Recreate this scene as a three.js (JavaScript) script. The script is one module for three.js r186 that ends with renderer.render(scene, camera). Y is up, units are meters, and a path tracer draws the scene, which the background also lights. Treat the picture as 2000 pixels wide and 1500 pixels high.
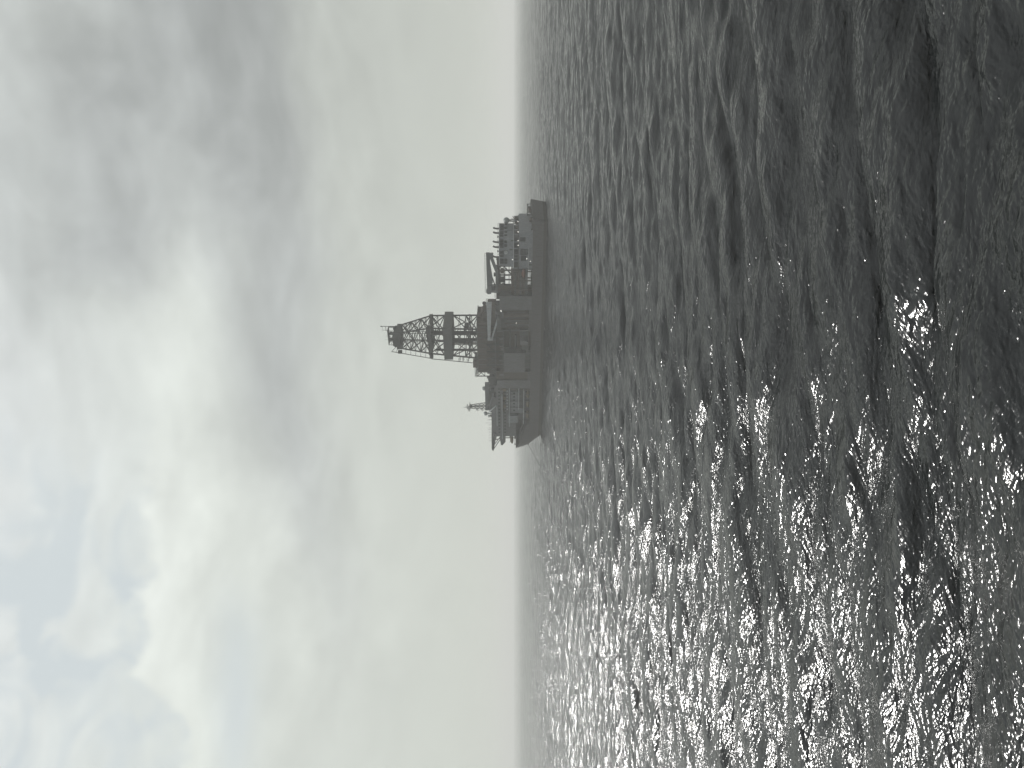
import * as THREE from 'three';
import { mergeGeometries } from 'three/addons/utils/BufferGeometryUtils.js';

// ---------------------------------------------------------------- camera (held upright-on-its-side: world up points to the left of the frame)
const scene = new THREE.Scene();
const EYE = 25;
const camera = new THREE.PerspectiveCamera(54.9, 4 / 3, 0.5, 60000);
camera.up.set(1, 0, 0);
camera.position.set(0, EYE, 0);
camera.lookAt(0, EYE, -100);

const renderer = new THREE.WebGLRenderer({ antialias: true });
renderer.setSize(1024, 768);
renderer.toneMapping = THREE.LinearToneMapping;
renderer.toneMappingExposure = 1.0;
renderer.shadowMap.enabled = true;

// ---------------------------------------------------------------- seeded noise
function rng(seed) { let a = seed >>> 0; return () => { a = (a + 0x6d2b79f5) | 0; let t = Math.imul(a ^ (a >>> 15), 1 | a); t = (t + Math.imul(t ^ (t >>> 7), 61 | t)) ^ t; return ((t ^ (t >>> 14)) >>> 0) / 4294967296; }; }
const { clamp, lerp } = THREE.MathUtils;
const sstep = (a, b, x) => { const t = clamp((x - a) / (b - a), 0, 1); return t * t * (3 - 2 * t); };
const PERM = new Uint8Array(512);
{ const r = rng(77), p = Array.from({ length: 256 }, (_, i) => i); for (let i = 255; i > 0; i--) { const j = Math.floor(r() * (i + 1)); [p[i], p[j]] = [p[j], p[i]]; } for (let i = 0; i < 512; i++) PERM[i] = p[i & 255]; }
const fadeQ = (t) => t * t * t * (t * (t * 6 - 15) + 10);
const gr = (h, x, y, z) => { h &= 15; const u = h < 8 ? x : y, v = h < 4 ? y : h === 12 || h === 14 ? x : z; return ((h & 1) ? -u : u) + ((h & 2) ? -v : v); };
function noise3(x, y, z) {
  const fx = Math.floor(x), fy = Math.floor(y), fz = Math.floor(z), X = fx & 255, Y = fy & 255, Z = fz & 255;
  x -= fx; y -= fy; z -= fz;
  const u = fadeQ(x), v = fadeQ(y), w = fadeQ(z), A = PERM[X] + Y, AA = PERM[A] + Z, AB = PERM[A + 1] + Z, B = PERM[X + 1] + Y, BA = PERM[B] + Z, BB = PERM[B + 1] + Z;
  const l = (t, a, b) => a + t * (b - a);
  return l(w, l(v, l(u, gr(PERM[AA], x, y, z), gr(PERM[BA], x - 1, y, z)), l(u, gr(PERM[AB], x, y - 1, z), gr(PERM[BB], x - 1, y - 1, z))),
    l(v, l(u, gr(PERM[AA + 1], x, y, z - 1), gr(PERM[BA + 1], x - 1, y, z - 1)), l(u, gr(PERM[AB + 1], x, y - 1, z - 1), gr(PERM[BB + 1], x - 1, y - 1, z - 1))));
}
function fbm(x, y, z, n) { let s = 0, a = 0.5; for (let i = 0; i < n; i++) { s += a * noise3(x, y, z); x = x * 2.03 + 17.1; y = y * 2.03 + 5.7; z = z * 2.03 + 31.3; a *= 0.5; } return s; }
function billow(x, y, z, n) { let s = 0, a = 0.5; for (let i = 0; i < n; i++) { s += a * (1 - 2 * Math.abs(noise3(x, y, z))); x = x * 2.07 + 7.1; y = y * 2.07 + 3.7; z = z * 2.07 + 11.3; a *= 0.5; } return s; }

// ---------------------------------------------------------------- sky: hazy air and broken cloud, one formula all the way round
const SUN = new THREE.Vector3();
const SUN_AZ = -37;                                    // degrees, left of the line of sight
{ const e = THREE.MathUtils.degToRad(57), a = THREE.MathUtils.degToRad(SUN_AZ); SUN.set(Math.sin(a) * Math.cos(e), Math.sin(e), -Math.cos(a) * Math.cos(e)); }

function cloudSky() {
  const W = 2560, H = 1280, data = new Float32Array(W * H * 4), D = 180 / Math.PI;
  const blob = (az, el, a0, e0, wa, we, tilt = 0) => { let da = az - a0; if (da > 180) da -= 360; if (da < -180) da += 360; const de = el - e0 - tilt * da; return Math.exp(-(da * da) / (wa * wa) - (de * de) / (we * we)); };
  // the denser cloud bodies: azimuth, elevation, half widths, weight, tilt
  const dark = [
    [18, 27.5, 14, 5.8, 0.85, -0.10], [7, 28.5, 7, 4.2, 0.45, -0.35], [20, 19, 16, 3.4, 0.95, 0.0], [4, 18, 10, 3.6, 0.55, 0.06], [-6, 16.5, 9, 2.6, 0.42, 0.1],
    [36, 23, 12, 9, 0.7, 0], [-14, 13, 8, 2.2, 0.3, 0.1], [12, 38, 12, 4, 0.5, -.1],
    [70, 22, 18, 6, 0.8, 0], [105, 16, 24, 5, 0.75, 0.02], [120, 34, 20, 6, 0.8, 0], [165, 20, 26, 5, 0.8, 0.03], [-160, 30, 18, 5, 0.8, 0], [-120, 18, 24, 4.5, 0.7, 0], [-75, 14, 20, 3.2, 0.45, 0], [-95, 36, 14, 5, 0.6, 0], [60, 48, 22, 8, 0.7, 0], [180, 52, 40, 8, 0.6, 0], [-60, 60, 40, 9, 0.4, 0],
  ];
  const bright = [[1, 24, 6, 3.2, 0.8, -0.45], [14, 23, 8, 1.5, 0.45, 0.05], [27, 33, 9, 2.2, 0.7, -.15], [-10, 21, 9, 3, 0.5, 0.0], [80, 30, 10, 4, 0.6, 0], [140, 26, 12, 4, 0.6, 0], [-140, 22, 12, 4, 0.6, 0]];
  for (let row = 0; row < H; row++) {
    const up = ((row + 0.5) / H - 0.5) * Math.PI, el = up * D;
    if (el < -1) { for (let col = 0; col < W; col++) data.set([0.1, 0.105, 0.1, 1], (row * W + col) * 4); continue; }
    const y = Math.sin(up), c = Math.cos(up);
    for (let col = 0; col < W; col++) {
      const rd = ((col + 0.5) / W - 0.5) * 2 * Math.PI, x = Math.cos(rd) * c, z = Math.sin(rd) * c;
      const az = Math.atan2(x, -z) * D, cs = x * SUN.x + y * SUN.y + z * SUN.z;
      // domain warp
      const w1 = fbm(x * 3.1 + 4, y * 5 + 9, z * 3.1, 3), w2 = fbm(x * 3.1 - 8, y * 5 + 2, z * 3.1 + 6, 3);
      const a = az + w1 * 17, e = el + w2 * 5;
      let d = 0, b = 0;
      for (const [a0, e0, wa, we, k, t] of dark) d += k * blob(a, e, a0, e0, wa, we, t);
      for (const [a0, e0, wa, we, k, t] of bright) b += k * blob(a, e, a0, e0, wa, we, t);
      const soft = fbm(x * 4.6 + w1 * 2, y * 16 + w2 * 2, z * 4.6, 4), fine = fbm(x * 17 + w1 * 2, y * 34 + w2 * 2, z * 17, 4);
      // openings of thin blue between heaped clouds, on the brighter side of the sky
      const bank = 24.2 + 0.05 * (az + 16) - 3.6 * sstep(-21, -26, az) + 2.6 * (billow(x * 8, y * 7, z * 8, 6) - 0.25) + 1.5 * fbm(x * 2.2, 3, z * 2.2, 3);
      const side = sstep(8, -14, az + 10 * w1) * sstep(-150, -100, az) ;
      const wisps = 0.68 + 1.7 * fbm(x * 4 + w2 * 2.5, y * 8 + w1 * 2, z * 4 + 3, 5) + 0.35 * sstep(-16, 4, az);
      const slot = 0.75 * blob(az + 9 * w1, el + 4 * w2, -25, 18.6, 5.5, 1.7, .12);
      let open = side * sstep(bank - 0.25, bank + 0.9 + 0.6 * fine, el) * clamp(1.15 - sstep(0.28, 0.85, wisps) * 0.9, 0, 1);
      open = clamp(Math.max(open, side * slot * 1.1), 0, 1) * (1 - 0.8 * clamp(d, 0, 1));
      const haze = Math.exp(-Math.max(el, 0) / 7.5), glow = Math.pow(clamp(cs * 0.5 + 0.5, 0, 1), 5);
      let L = 0.445 + 0.44 * glow + 0.16 * sstep(24, 60, el);  // last term: added brightening towards the zenith, lightens the near water
      const edge = side * Math.exp(-Math.pow((el - bank + 0.9) / 1.6, 2)) * 0.06;
      const body = clamp(0.175 * d - 0.16 * b, -0.2, 0.24) + soft * -0.10 + fine * -0.09 - 0.11 * fbm(x * 8 + w2 * 1.2 + 5, y * 20 + w1 * 1.2, z * 8, 5) * sstep(4, 12, el) - side * 0.05 * (billow(x * 9, y * 13, z * 9, 5) - 0.3) * sstep(6, 14, el);
      L = L + edge - body * (1 - 0.82 * haze) + 0.03 * side;
      const hz = 0.52 + 0.40 * Math.pow(clamp(cs * 0.5 + 0.5, 0, 1), 4);
      L = lerp(L, hz, haze * 0.9);
      const cool = clamp(d, 0, 1) * (1 - haze);
      const high = sstep(20, 45, el);
      let r = L * lerp(0.972, 0.955, cool), g = L * lerp(1.022, 1.005, Math.max(cool, high)), bl = L * lerp(0.965, 1.0, Math.max(cool, 1.6 * high)) * lerp(1, 0.95, haze);
      const o = open * (1 - haze) * 0.95;
      r = lerp(r, 0.60 + 0.04 * glow, o); g = lerp(g, 0.66 + 0.04 * glow, o); bl = lerp(bl, 0.675 + 0.05 * glow, o);
      const i = (row * W + col) * 4;
      data[i] = r; data[i + 1] = g; data[i + 2] = bl; data[i + 3] = 1;
    }
  }
  const t = new THREE.DataTexture(data, W, H, THREE.RGBAFormat, THREE.FloatType);
  t.mapping = THREE.EquirectangularReflectionMapping; t.magFilter = THREE.LinearFilter; t.needsUpdate = true;
  return t;
}
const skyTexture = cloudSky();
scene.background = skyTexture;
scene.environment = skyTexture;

const sun = new THREE.DirectionalLight(new THREE.Color(1, 0.98, 0.94), 5.0);
sun.position.copy(SUN).multiplyScalar(900).add(new THREE.Vector3(40, 0, -570));
sun.target.position.set(40, 0, -570);
sun.castShadow = true; sun.shadow.radius = 2;
sun.shadow.mapSize.set(4096, 4096);
Object.assign(sun.shadow.camera, { left: -600, right: 600, top: 600, bottom: -600, near: 10, far: 2500 });
scene.add(sun, sun.target);

scene.fog = new THREE.FogExp2(new THREE.Color(0.945, 0.955, 0.93), 0.00028);

// ---------------------------------------------------------------- sea: a wind-driven spectrum of waves, summed from tiles of several sizes
function fft(re, im, n, inv) {            // in place, rows of a square n x n field, then columns
  const tr = new Float64Array(n), ti = new Float64Array(n), rev = new Uint32Array(n), bits = Math.log2(n), cs = new Float64Array(n / 2), sn = new Float64Array(n / 2);
  for (let i = 0; i < n; i++) { let r = 0; for (let b = 0; b < bits; b++) if (i & (1 << b)) r |= 1 << (bits - 1 - b); rev[i] = r; }
  for (let i = 0; i < n / 2; i++) { cs[i] = Math.cos(2 * Math.PI * i / n); sn[i] = (inv ? 1 : -1) * Math.sin(2 * Math.PI * i / n); }
  const line = (off, st) => {
    for (let i = 0; i < n; i++) { tr[i] = re[off + rev[i] * st]; ti[i] = im[off + rev[i] * st]; }
    for (let s = 2; s <= n; s <<= 1) { const h = s >> 1, q = n / s; for (let k = 0; k < n; k += s) for (let j = 0; j < h; j++) { const c = cs[j * q], d = sn[j * q], a = k + j, b = a + h, xr = tr[b] * c - ti[b] * d, xi = tr[b] * d + ti[b] * c; tr[b] = tr[a] - xr; ti[b] = ti[a] - xi; tr[a] += xr; ti[a] += xi; } }
    for (let i = 0; i < n; i++) { re[off + i * st] = tr[i]; im[off + i * st] = ti[i]; }
  };
  for (let i = 0; i < n; i++) line(i * n, 1);
  for (let i = 0; i < n; i++) line(i, n);
}
// one periodic tile: height h, sideways shifts dx, dz; wavelengths from longest to shortest; slope = root mean square steepness
function waveTile(n, size, longest, shortest, slope, windDeg, spread, seed, peak = 0, flat = false) {
  const r = rng(seed), g = () => Math.sqrt(-2 * Math.log(r() + 1e-12)) * Math.cos(2 * Math.PI * r());
  const hr = new Float64Array(n * n), hi = new Float64Array(n * n);
  const wx = Math.sin(windDeg * Math.PI / 180), wz = -Math.cos(windDeg * Math.PI / 180), k1 = 2 * Math.PI / longest, k2 = 2 * Math.PI / shortest;
  let mss = 0;
  for (let j = 0; j < n; j++) for (let i = 0; i < n; i++) {
    const kx = (i < n / 2 ? i : i - n) * 2 * Math.PI / size, kz = (j < n / 2 ? j : j - n) * 2 * Math.PI / size, k = Math.hypot(kx, kz);
    const ga = g(), gb = g();
    if (k < k1 * 0.6 || k > k2 || k === 0) continue;
    const c = (kx * wx + kz * wz) / k;
    if (c <= 0) continue;                                    // a frozen moment: only the real part counts
    const band = sstep(k1 * 0.6, k1, k) * (1 - sstep(k2 * 0.7, k2, k));
    let amp = band * Math.pow(c, spread) / (k * k);
    if (peak) { const kp = 2 * Math.PI / peak; amp *= Math.exp(-0.6 * Math.pow(kp / k, 2)) * (1 + 1.1 * Math.exp(-Math.pow(Math.log(k / kp) / 0.35, 2))); }
    const o = j * n + i;
    hr[o] = ga * amp; hi[o] = gb * amp;
    mss += (ga * ga + gb * gb) * amp * amp * k * k / 2;
    // i k/|k| h  packed as dx + i dz needs the full spectrum, so each gets its own half here
  }
  const q = slope / Math.sqrt(mss);
  const [dxr, dxi, dzr, dzi] = [0, 1, 2, 3].map(() => new Float64Array(flat ? 0 : n * n));
  for (let j = 0; j < n; j++) for (let i = 0; i < n; i++) {
    const kx = (i < n / 2 ? i : i - n), kz = (j < n / 2 ? j : j - n), k = Math.hypot(kx, kz), o = j * n + i;
    hr[o] *= q; hi[o] *= q;
    if (!k || flat) continue;
    dxr[o] = -hi[o] * kx / k; dxi[o] = hr[o] * kx / k; dzr[o] = -hi[o] * kz / k; dzi[o] = hr[o] * kz / k;
  }
  fft(hr, hi, n, true);
  if (flat) return { n, size, h: hr };
  fft(dxr, dxi, n, true); fft(dzr, dzi, n, true);
  return { n, size, h: Float32Array.from(hr), dx: Float32Array.from(dxr), dz: Float32Array.from(dzr) };
}
function sampleTile(t, x, z, out, k) {
  const n = t.n, m = n - 1; let u = x / t.size * n, v = z / t.size * n;
  const fu = Math.floor(u), fv = Math.floor(v); u -= fu; v -= fv;
  const i0 = fu & m, i1 = (fu + 1) & m, j0 = (fv & m) * n, j1 = ((fv + 1) & m) * n, a = (1 - u) * (1 - v) * k, b = u * (1 - v) * k, c = (1 - u) * v * k, d = u * v * k;
  out[0] += t.dx[j0 + i0] * a + t.dx[j0 + i1] * b + t.dx[j1 + i0] * c + t.dx[j1 + i1] * d;
  out[1] += t.h[j0 + i0] * a + t.h[j0 + i1] * b + t.h[j1 + i0] * c + t.h[j1 + i1] * d;
  out[2] += t.dz[j0 + i0] * a + t.dz[j0 + i1] * b + t.dz[j1 + i0] * c + t.dz[j1 + i1] * d;
}
const WIND = -8;
const swellA = waveTile(512, 307, 24, 2, 0.23, WIND, 4.5, 11, 8.5);
const swellB = waveTile(512, 613, 60, 8, 0.11, WIND - 10, 4, 23, 24);
const chopA = waveTile(512, 53, 3.6, 0.8, 0.185, WIND + 4, 4, 37);
const chopB = waveTile(512, 23, 1.2, 0.2, 0.20, WIND + 6, 3, 41);
const CHOP = 1.3, FOAM_AT = 0.42;
const P3 = [0, 0, 0];
function wave(x, z, sp) {
  P3[0] = P3[1] = P3[2] = 0;
  const fA = 1 - sstep(1.8, 6, sp), fB = 1 - sstep(0.7, 2.2, sp), fC = 1 - sstep(0.25, 0.7, sp);
  const gust = 0.8 + 0.7 * noise3(x * 0.011 + 3, 0.5, z * 0.011);
  const fL = 1 - sstep(6, 20, sp);
  if (fA > 0) sampleTile(swellA, x, z, P3, fA);
  if (fL > 0) sampleTile(swellB, x, z, P3, fL);
  if (fB > 0) sampleTile(chopA, x, z, P3, fB * gust);
  if (fC > 0) sampleTile(chopB, x * 0.97 + z * 0.24, z * 0.97 - x * 0.24, P3, fC * gust);
  return P3;
}
function buildSea() {
  const rad = [0, 6, 12];
  for (let r = 18; r < 17000;) { rad.push(r); r *= r < 30 ? 1.02 : r < 600 ? 1.0036 : r < 2500 ? 1.0045 : 1.012; }
  const ang = [];
  const fine = 0.0017, half = 0.58;
  for (let a = -half; a <= half + 1e-9; a += fine) ang.push(a);
  const rest = 90, a0 = ang[ang.length - 1], gap = 2 * Math.PI - (a0 - ang[0]);
  for (let i = 1; i <= rest; i++) ang.push(a0 + gap * i / rest);
  const nr = rad.length, na = ang.length, pos = new Float32Array(nr * na * 3), uv = new Float32Array(nr * na * 2);
  for (let i = 0; i < nr; i++) {
    const r = rad[i], dr = i + 1 < nr ? rad[i + 1] - r : r - rad[i - 1];
    for (let j = 0; j < na; j++) {
      const a = ang[j], da = j + 1 < na && j > 0 ? Math.max(ang[j] - ang[j - 1], ang[j + 1] - ang[j]) : 0.06;
      const x = Math.sin(a) * r, z = -Math.cos(a) * r, p = wave(x, z, Math.max(dr, da * r * 0.9)), o = (i * na + j);
      pos[o * 3] = x - CHOP * p[0]; pos[o * 3 + 1] = p[1]; pos[o * 3 + 2] = z - CHOP * p[2];
      uv[o * 2] = x; uv[o * 2 + 1] = -z;
    }
    for (let c = 0; c < 3; c++) pos[(i * na + na - 1) * 3 + c] = pos[i * na * 3 + c];
  }
  // foam where the crests fold over themselves
  const col = new Float32Array(nr * na * 3);
  for (let i = 0; i < nr; i++) for (let j = 0; j < na; j++) {
    const o = i * na + j; let f = 0;
    if (i > 3 && i < nr - 1 && j > 0 && j < na - 1 && rad[i] < 900 && Math.abs(ang[j]) < half) {
      const u = o + na, d = o - na, l = o - 1, r = o + 1, ax = pos[u * 3] - pos[d * 3], az = pos[u * 3 + 2] - pos[d * 3 + 2], bx_ = pos[r * 3] - pos[l * 3], bz = pos[r * 3 + 2] - pos[l * 3 + 2];
      const J = Math.abs(ax * bz - az * bx_) / ((rad[i + 1] - rad[i - 1]) * rad[i] * (ang[j + 1] - ang[j - 1])) , up = pos[o * 3 + 1];
      const x = uv[o * 2], z = uv[o * 2 + 1];
      f = sstep(FOAM_AT, FOAM_AT - 0.22, J) * sstep(0.35, 0.75, up) * sstep(-0.12, 0.3, fbm(x * 1.7, 2, z * 1.7, 3)) * sstep(0.05, 0.3, noise3(x * 0.045, 8, z * 0.045));
    }
    if (rad[i] > 480 && rad[i] < 800 && Math.abs(ang[j]) < 0.35) {      // broken wash along the drillship's side
      const dx = pos[o * 3] - 126.64, dz = pos[o * 3 + 2] + 531.24, al = -dx * 0.8177 - dz * 0.5757, ac = -dx * 0.5757 + dz * 0.8177;
      const edge = al > -4 && al < 212 ? Math.abs(ac - (al < 163 ? 19 : 19 * Math.sqrt(Math.max(0, 1 - ((al - 163) / 44) ** 2)))) : 99;
      f = Math.max(f, 0.55 * sstep(3.2, 0.6, edge) * sstep(0.02, 0.35, noise3(al * 0.16, 4, ac * 0.3) + 0.5 * noise3(al * 0.6, 9, ac * 0.6)));
    }
    col[o * 3] = lerp(0.0019, 0.55, f); col[o * 3 + 1] = lerp(0.003, 0.58, f); col[o * 3 + 2] = lerp(0.0031, 0.58, f);
  }
  const idx = new Uint32Array((nr - 1) * (na - 1) * 6); let k = 0;
  for (let i = 0; i < nr - 1; i++) for (let j = 0; j < na - 1; j++) { const a = i * na + j, b = a + 1, c = a + na, d = c + 1; if (i > 0) { idx[k++] = a; idx[k++] = b; idx[k++] = d; } idx[k++] = a; idx[k++] = d; idx[k++] = c; }
  const g = new THREE.BufferGeometry();
  g.setAttribute('position', new THREE.BufferAttribute(pos, 3));
  g.setAttribute('uv', new THREE.BufferAttribute(uv, 2));
  g.setAttribute('color', new THREE.BufferAttribute(col, 3));
  g.setIndex(new THREE.BufferAttribute(idx.slice(0, k), 1));
  g.computeVertexNormals();
  return g;
}
function rippleNormal(n, size, longest, shortest, slope, wind, spread, seed) {
  const t = waveTile(n, size, longest, shortest, slope, wind, spread, seed, 0, true), px = new Uint8Array(n * n * 4), st = 2 * size / n;
  for (let j = 0; j < n; j++) for (let i = 0; i < n; i++) {
    const sx = (t.h[j * n + ((i + 1) & (n - 1))] - t.h[j * n + ((i - 1) & (n - 1))]) / st, sz = (t.h[((j + 1) & (n - 1)) * n + i] - t.h[((j - 1) & (n - 1)) * n + i]) / st;
    // texture v runs along -z, tile rows along +z: rows are written upside down
    const l = 1 / Math.hypot(sx, sz, 1), o = ((n - 1 - j) * n + i) * 4;
    px[o] = (-sx * l * 0.5 + 0.5) * 255; px[o + 1] = (sz * l * 0.5 + 0.5) * 255; px[o + 2] = (l * 0.5 + 0.5) * 255; px[o + 3] = 255;
  }
  const tex = new THREE.DataTexture(px, n, n); tex.wrapS = tex.wrapT = THREE.RepeatWrapping; tex.magFilter = THREE.LinearFilter; tex.repeat.set(1 / size, 1 / size); tex.needsUpdate = true;
  return tex;
}
function rippleHeight(n, size, longest, shortest, slope, wind, spread, seed) {
  const t = waveTile(n, size, longest, shortest, slope, wind, spread, seed, 0, true), px = new Float32Array(n * n * 4);
  for (let j = 0; j < n; j++) for (let i = 0; i < n; i++) { const o = ((n - 1 - j) * n + i) * 4; px[o] = px[o + 1] = px[o + 2] = 0.5 + t.h[j * n + i]; px[o + 3] = 1; }
  const tex = new THREE.DataTexture(px, n, n, THREE.RGBAFormat, THREE.FloatType); tex.wrapS = tex.wrapT = THREE.RepeatWrapping; tex.magFilter = THREE.LinearFilter; tex.repeat.set(1 / size, 1 / size); tex.needsUpdate = true;
  return tex;
}
const waterMat = new THREE.MeshPhysicalMaterial({ name: 'sea_water', color: new THREE.Color(1, 1, 1), vertexColors: true, roughness: 0.18, ior: 1.42, metalness: 0 });
waterMat.normalMap = rippleNormal(2048, 97, 6, 0.2, 0.19, WIND + 5, 3.4, 53);
waterMat.bumpMap = rippleHeight(1024, 13, 0.6, 0.1, 0.20, WIND + 2, 2.4, 61); waterMat.bumpScale = 1;
const sea = new THREE.Mesh(buildSea(), waterMat);
sea.name = 'sea'; sea.receiveShadow = true; sea.castShadow = true;
sea.userData = { label: 'dark grey choppy open sea with sun glitter', category: 'water', kind: 'structure' };
scene.add(sea);

// ---------------------------------------------------------------- helpers for steelwork; ship axes: s metres forward of the transom, y up, t metres to port
const v3 = (s, y, t) => new THREE.Vector3(s, y, -t);
function planarUV(g) {
  const p = g.attributes.position, uv = new Float32Array(p.count * 2);
  for (let i = 0; i < p.count; i++) { uv[i * 2] = (p.getX(i) + 0.8 * p.getZ(i)) / 24; uv[i * 2 + 1] = p.getY(i) / 24; }
  g.setAttribute('uv', new THREE.BufferAttribute(uv, 2)); return g;
}
const clean = (g) => { const q = g.index ? g.toNonIndexed() : g; for (const k of Object.keys(q.attributes)) if (!['position', 'normal', 'uv'].includes(k)) q.deleteAttribute(k); return q; };
const join = (list) => planarUV(list.length === 1 ? clean(list[0]) : mergeGeometries(list.map(clean)));
function bx(s0, s1, y0, y1, t0, t1) { const g = new THREE.BoxGeometry(Math.abs(s1 - s0), Math.abs(y1 - y0), Math.abs(t1 - t0)); g.translate((s0 + s1) / 2, (y0 + y1) / 2, -(t0 + t1) / 2); return g; }
function bar(a, b, w, d = w) {                       // square tube between two points
  const dir = b.clone().sub(a), l = dir.length(), g = new THREE.BoxGeometry(w, l, d), q = new THREE.Quaternion().setFromUnitVectors(new THREE.Vector3(0, 1, 0), dir.normalize());
  g.applyQuaternion(q); g.translate((a.x + b.x) / 2, (a.y + b.y) / 2, (a.z + b.z) / 2); return g;
}
function rod(a, b, r, n = 8, r2 = r) {
  const dir = b.clone().sub(a), l = dir.length(), g = new THREE.CylinderGeometry(r2, r, l, n), q = new THREE.Quaternion().setFromUnitVectors(new THREE.Vector3(0, 1, 0), dir.normalize());
  g.applyQuaternion(q); g.translate((a.x + b.x) / 2, (a.y + b.y) / 2, (a.z + b.z) / 2); return g;
}
function slab(pts, t0, t1) {                         // side profile [[s, y] ...] given thickness across the ship
  const sh = new THREE.Shape(pts.map(([s, y]) => new THREE.Vector2(s, y))), g = new THREE.ExtrudeGeometry(sh, { depth: Math.abs(t1 - t0), bevelEnabled: false });
  g.translate(0, 0, -Math.max(t0, t1)); return g;
}
function plan(pts, y0, y1) {                         // plan outline [[s, t] ...] given height
  const sh = new THREE.Shape(pts.map(([s, t]) => new THREE.Vector2(s, t))), g = new THREE.ExtrudeGeometry(sh, { depth: y1 - y0, bevelEnabled: false });
  g.rotateX(-Math.PI / 2); g.translate(0, y0, 0); return g;
}
function ball(s, y, t, r, sy = 1) { const g = new THREE.SphereGeometry(r, 20, 14); g.scale(1, sy, 1); g.translate(s, y, -t); return g; }
function part(name, geos, mat, parent, label) {
  const m = new THREE.Mesh(join([].concat(geos)), mat); m.name = name; m.castShadow = m.receiveShadow = true; if (label) m.userData.label = label; parent.add(m); return m;
}
function assembly(name, parent, label) { const g = new THREE.Group(); g.name = name; if (label) g.userData.label = label; parent.add(g); return g; }
function railGeos(points, h = 1.15, step = 2.4, w = 0.09) {   // handrail along a polyline of v3 points
  const out = [];
  for (let i = 0; i + 1 < points.length; i++) {
    const a = points[i], b = points[i + 1], l = a.distanceTo(b), n = Math.max(1, Math.round(l / step)), up = new THREE.Vector3(0, h, 0), mid = new THREE.Vector3(0, h * 0.55, 0);
    out.push(bar(a.clone().add(up), b.clone().add(up), w), bar(a.clone().add(mid), b.clone().add(mid), w * 0.7));
    for (let k = 0; k <= n; k++) { const p = a.clone().lerp(b, k / n); out.push(bar(p, p.clone().add(up), w)); }
  }
  return out;
}

// paint with rust runs and patches of wear (colour only)
function paintTexture(seed, streak) {
  const n = 512, px = new Uint8Array(n * n * 4), r = rng(seed), runs = Array.from({ length: 70 }, () => [r() * n, r() * n, 20 + r() * 130, 1 + r() * 3, r()]);
  const val = new Float32Array(n * n), rust = new Float32Array(n * n);
  for (let j = 0; j < n; j++) for (let i = 0; i < n; i++) { const a = i / n * 2 * Math.PI, x = Math.cos(a) * 1.6, z = Math.sin(a) * 1.6; val[j * n + i] = 1 + 0.16 * fbm(x * 2, j / n * 9 + seed, z * 2, 5) + 0.07 * fbm(x * 12, j / n * 4, z * 12 + seed, 3); }
  for (const [x, y, l, w, k] of runs) for (let q = 0; q < l; q++) for (let i = -6; i <= 6; i++) { const jj = ((y - q) | 0) & (n - 1), ii = ((x + i + 2 * Math.sin(q * 0.05 + k * 9)) | 0) & (n - 1); rust[jj * n + ii] = Math.max(rust[jj * n + ii], streak * (1 - q / l) * Math.exp(-(i * i) / (w * w)) * (0.4 + 0.6 * k)); }
  for (let o = 0; o < n * n; o++) { const v = val[o] * 225, k = clamp(rust[o], 0, 0.85); px[o * 4] = clamp(v * (1 - k) + 128 * k, 0, 255); px[o * 4 + 1] = clamp(v * (1 - k) + 84 * k, 0, 255); px[o * 4 + 2] = clamp(v * (1 - k) + 58 * k, 0, 255); px[o * 4 + 3] = 255; }
  const t = new THREE.DataTexture(px, n, n); t.wrapS = t.wrapT = THREE.RepeatWrapping; t.magFilter = THREE.LinearFilter; t.colorSpace = THREE.SRGBColorSpace; t.needsUpdate = true; return t;
}
const wornPaint = paintTexture(5, 0.55), cleanPaint = paintTexture(9, 0.3);
const mat = (name, r, g, b, rough = 0.6, map = cleanPaint, metal = 0) => new THREE.MeshStandardMaterial({ name, color: new THREE.Color(r, g, b), roughness: rough, metalness: metal, map });
const M = {
  hull: mat('hull_paint', 0.095, 0.09, 0.09, 0.5, wornPaint), boot: mat('antifouling', 0.06, 0.048, 0.043, 0.7, wornPaint), deck: mat('deck_paint', 0.09, 0.11, 0.10, 0.8),
  grey: mat('grey_paint', 0.135, 0.137, 0.14, 0.55, wornPaint), house: mat('house_paint', 0.24, 0.255, 0.275, 0.5, cleanPaint), pale: mat('pale_paint', 0.45, 0.48, 0.50, 0.5),
  steel: mat('dark_steel', 0.035, 0.037, 0.036, 0.6), brown: mat('primer_brown', 0.10, 0.08, 0.066, 0.75, wornPaint), louvre: mat('louvre_shade_grey', 0.075, 0.08, 0.085, 0.6), frame: mat('frame_steel', 0.10, 0.105, 0.10, 0.6),  // louvre: dark grey stands in for the shade between its slats
  pipe: mat('pipe_steel', 0.16, 0.165, 0.16, 0.5), glass: new THREE.MeshStandardMaterial({ name: 'window_glass', color: new THREE.Color(0.02, 0.025, 0.03), roughness: 0.12 }),
  dome: mat('dome_white', 0.32, 0.35, 0.35, 0.45), orange: mat('boat_orange', 0.19, 0.09, 0.06, 0.5), olive: mat('boat_cover', 0.16, 0.13, 0.08, 0.7), beam: mat('crane_grey', 0.13, 0.14, 0.145, 0.5),
  line: new THREE.MeshStandardMaterial({ name: 'cable', color: new THREE.Color(0.03, 0.03, 0.03), roughness: 0.8 }),
  lamp: new THREE.MeshStandardMaterial({ name: 'lamp_glow', color: new THREE.Color(0.9, 0.9, 0.85), emissive: new THREE.Color(1, 0.97, 0.9), emissiveIntensity: 5 }),
};

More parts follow.
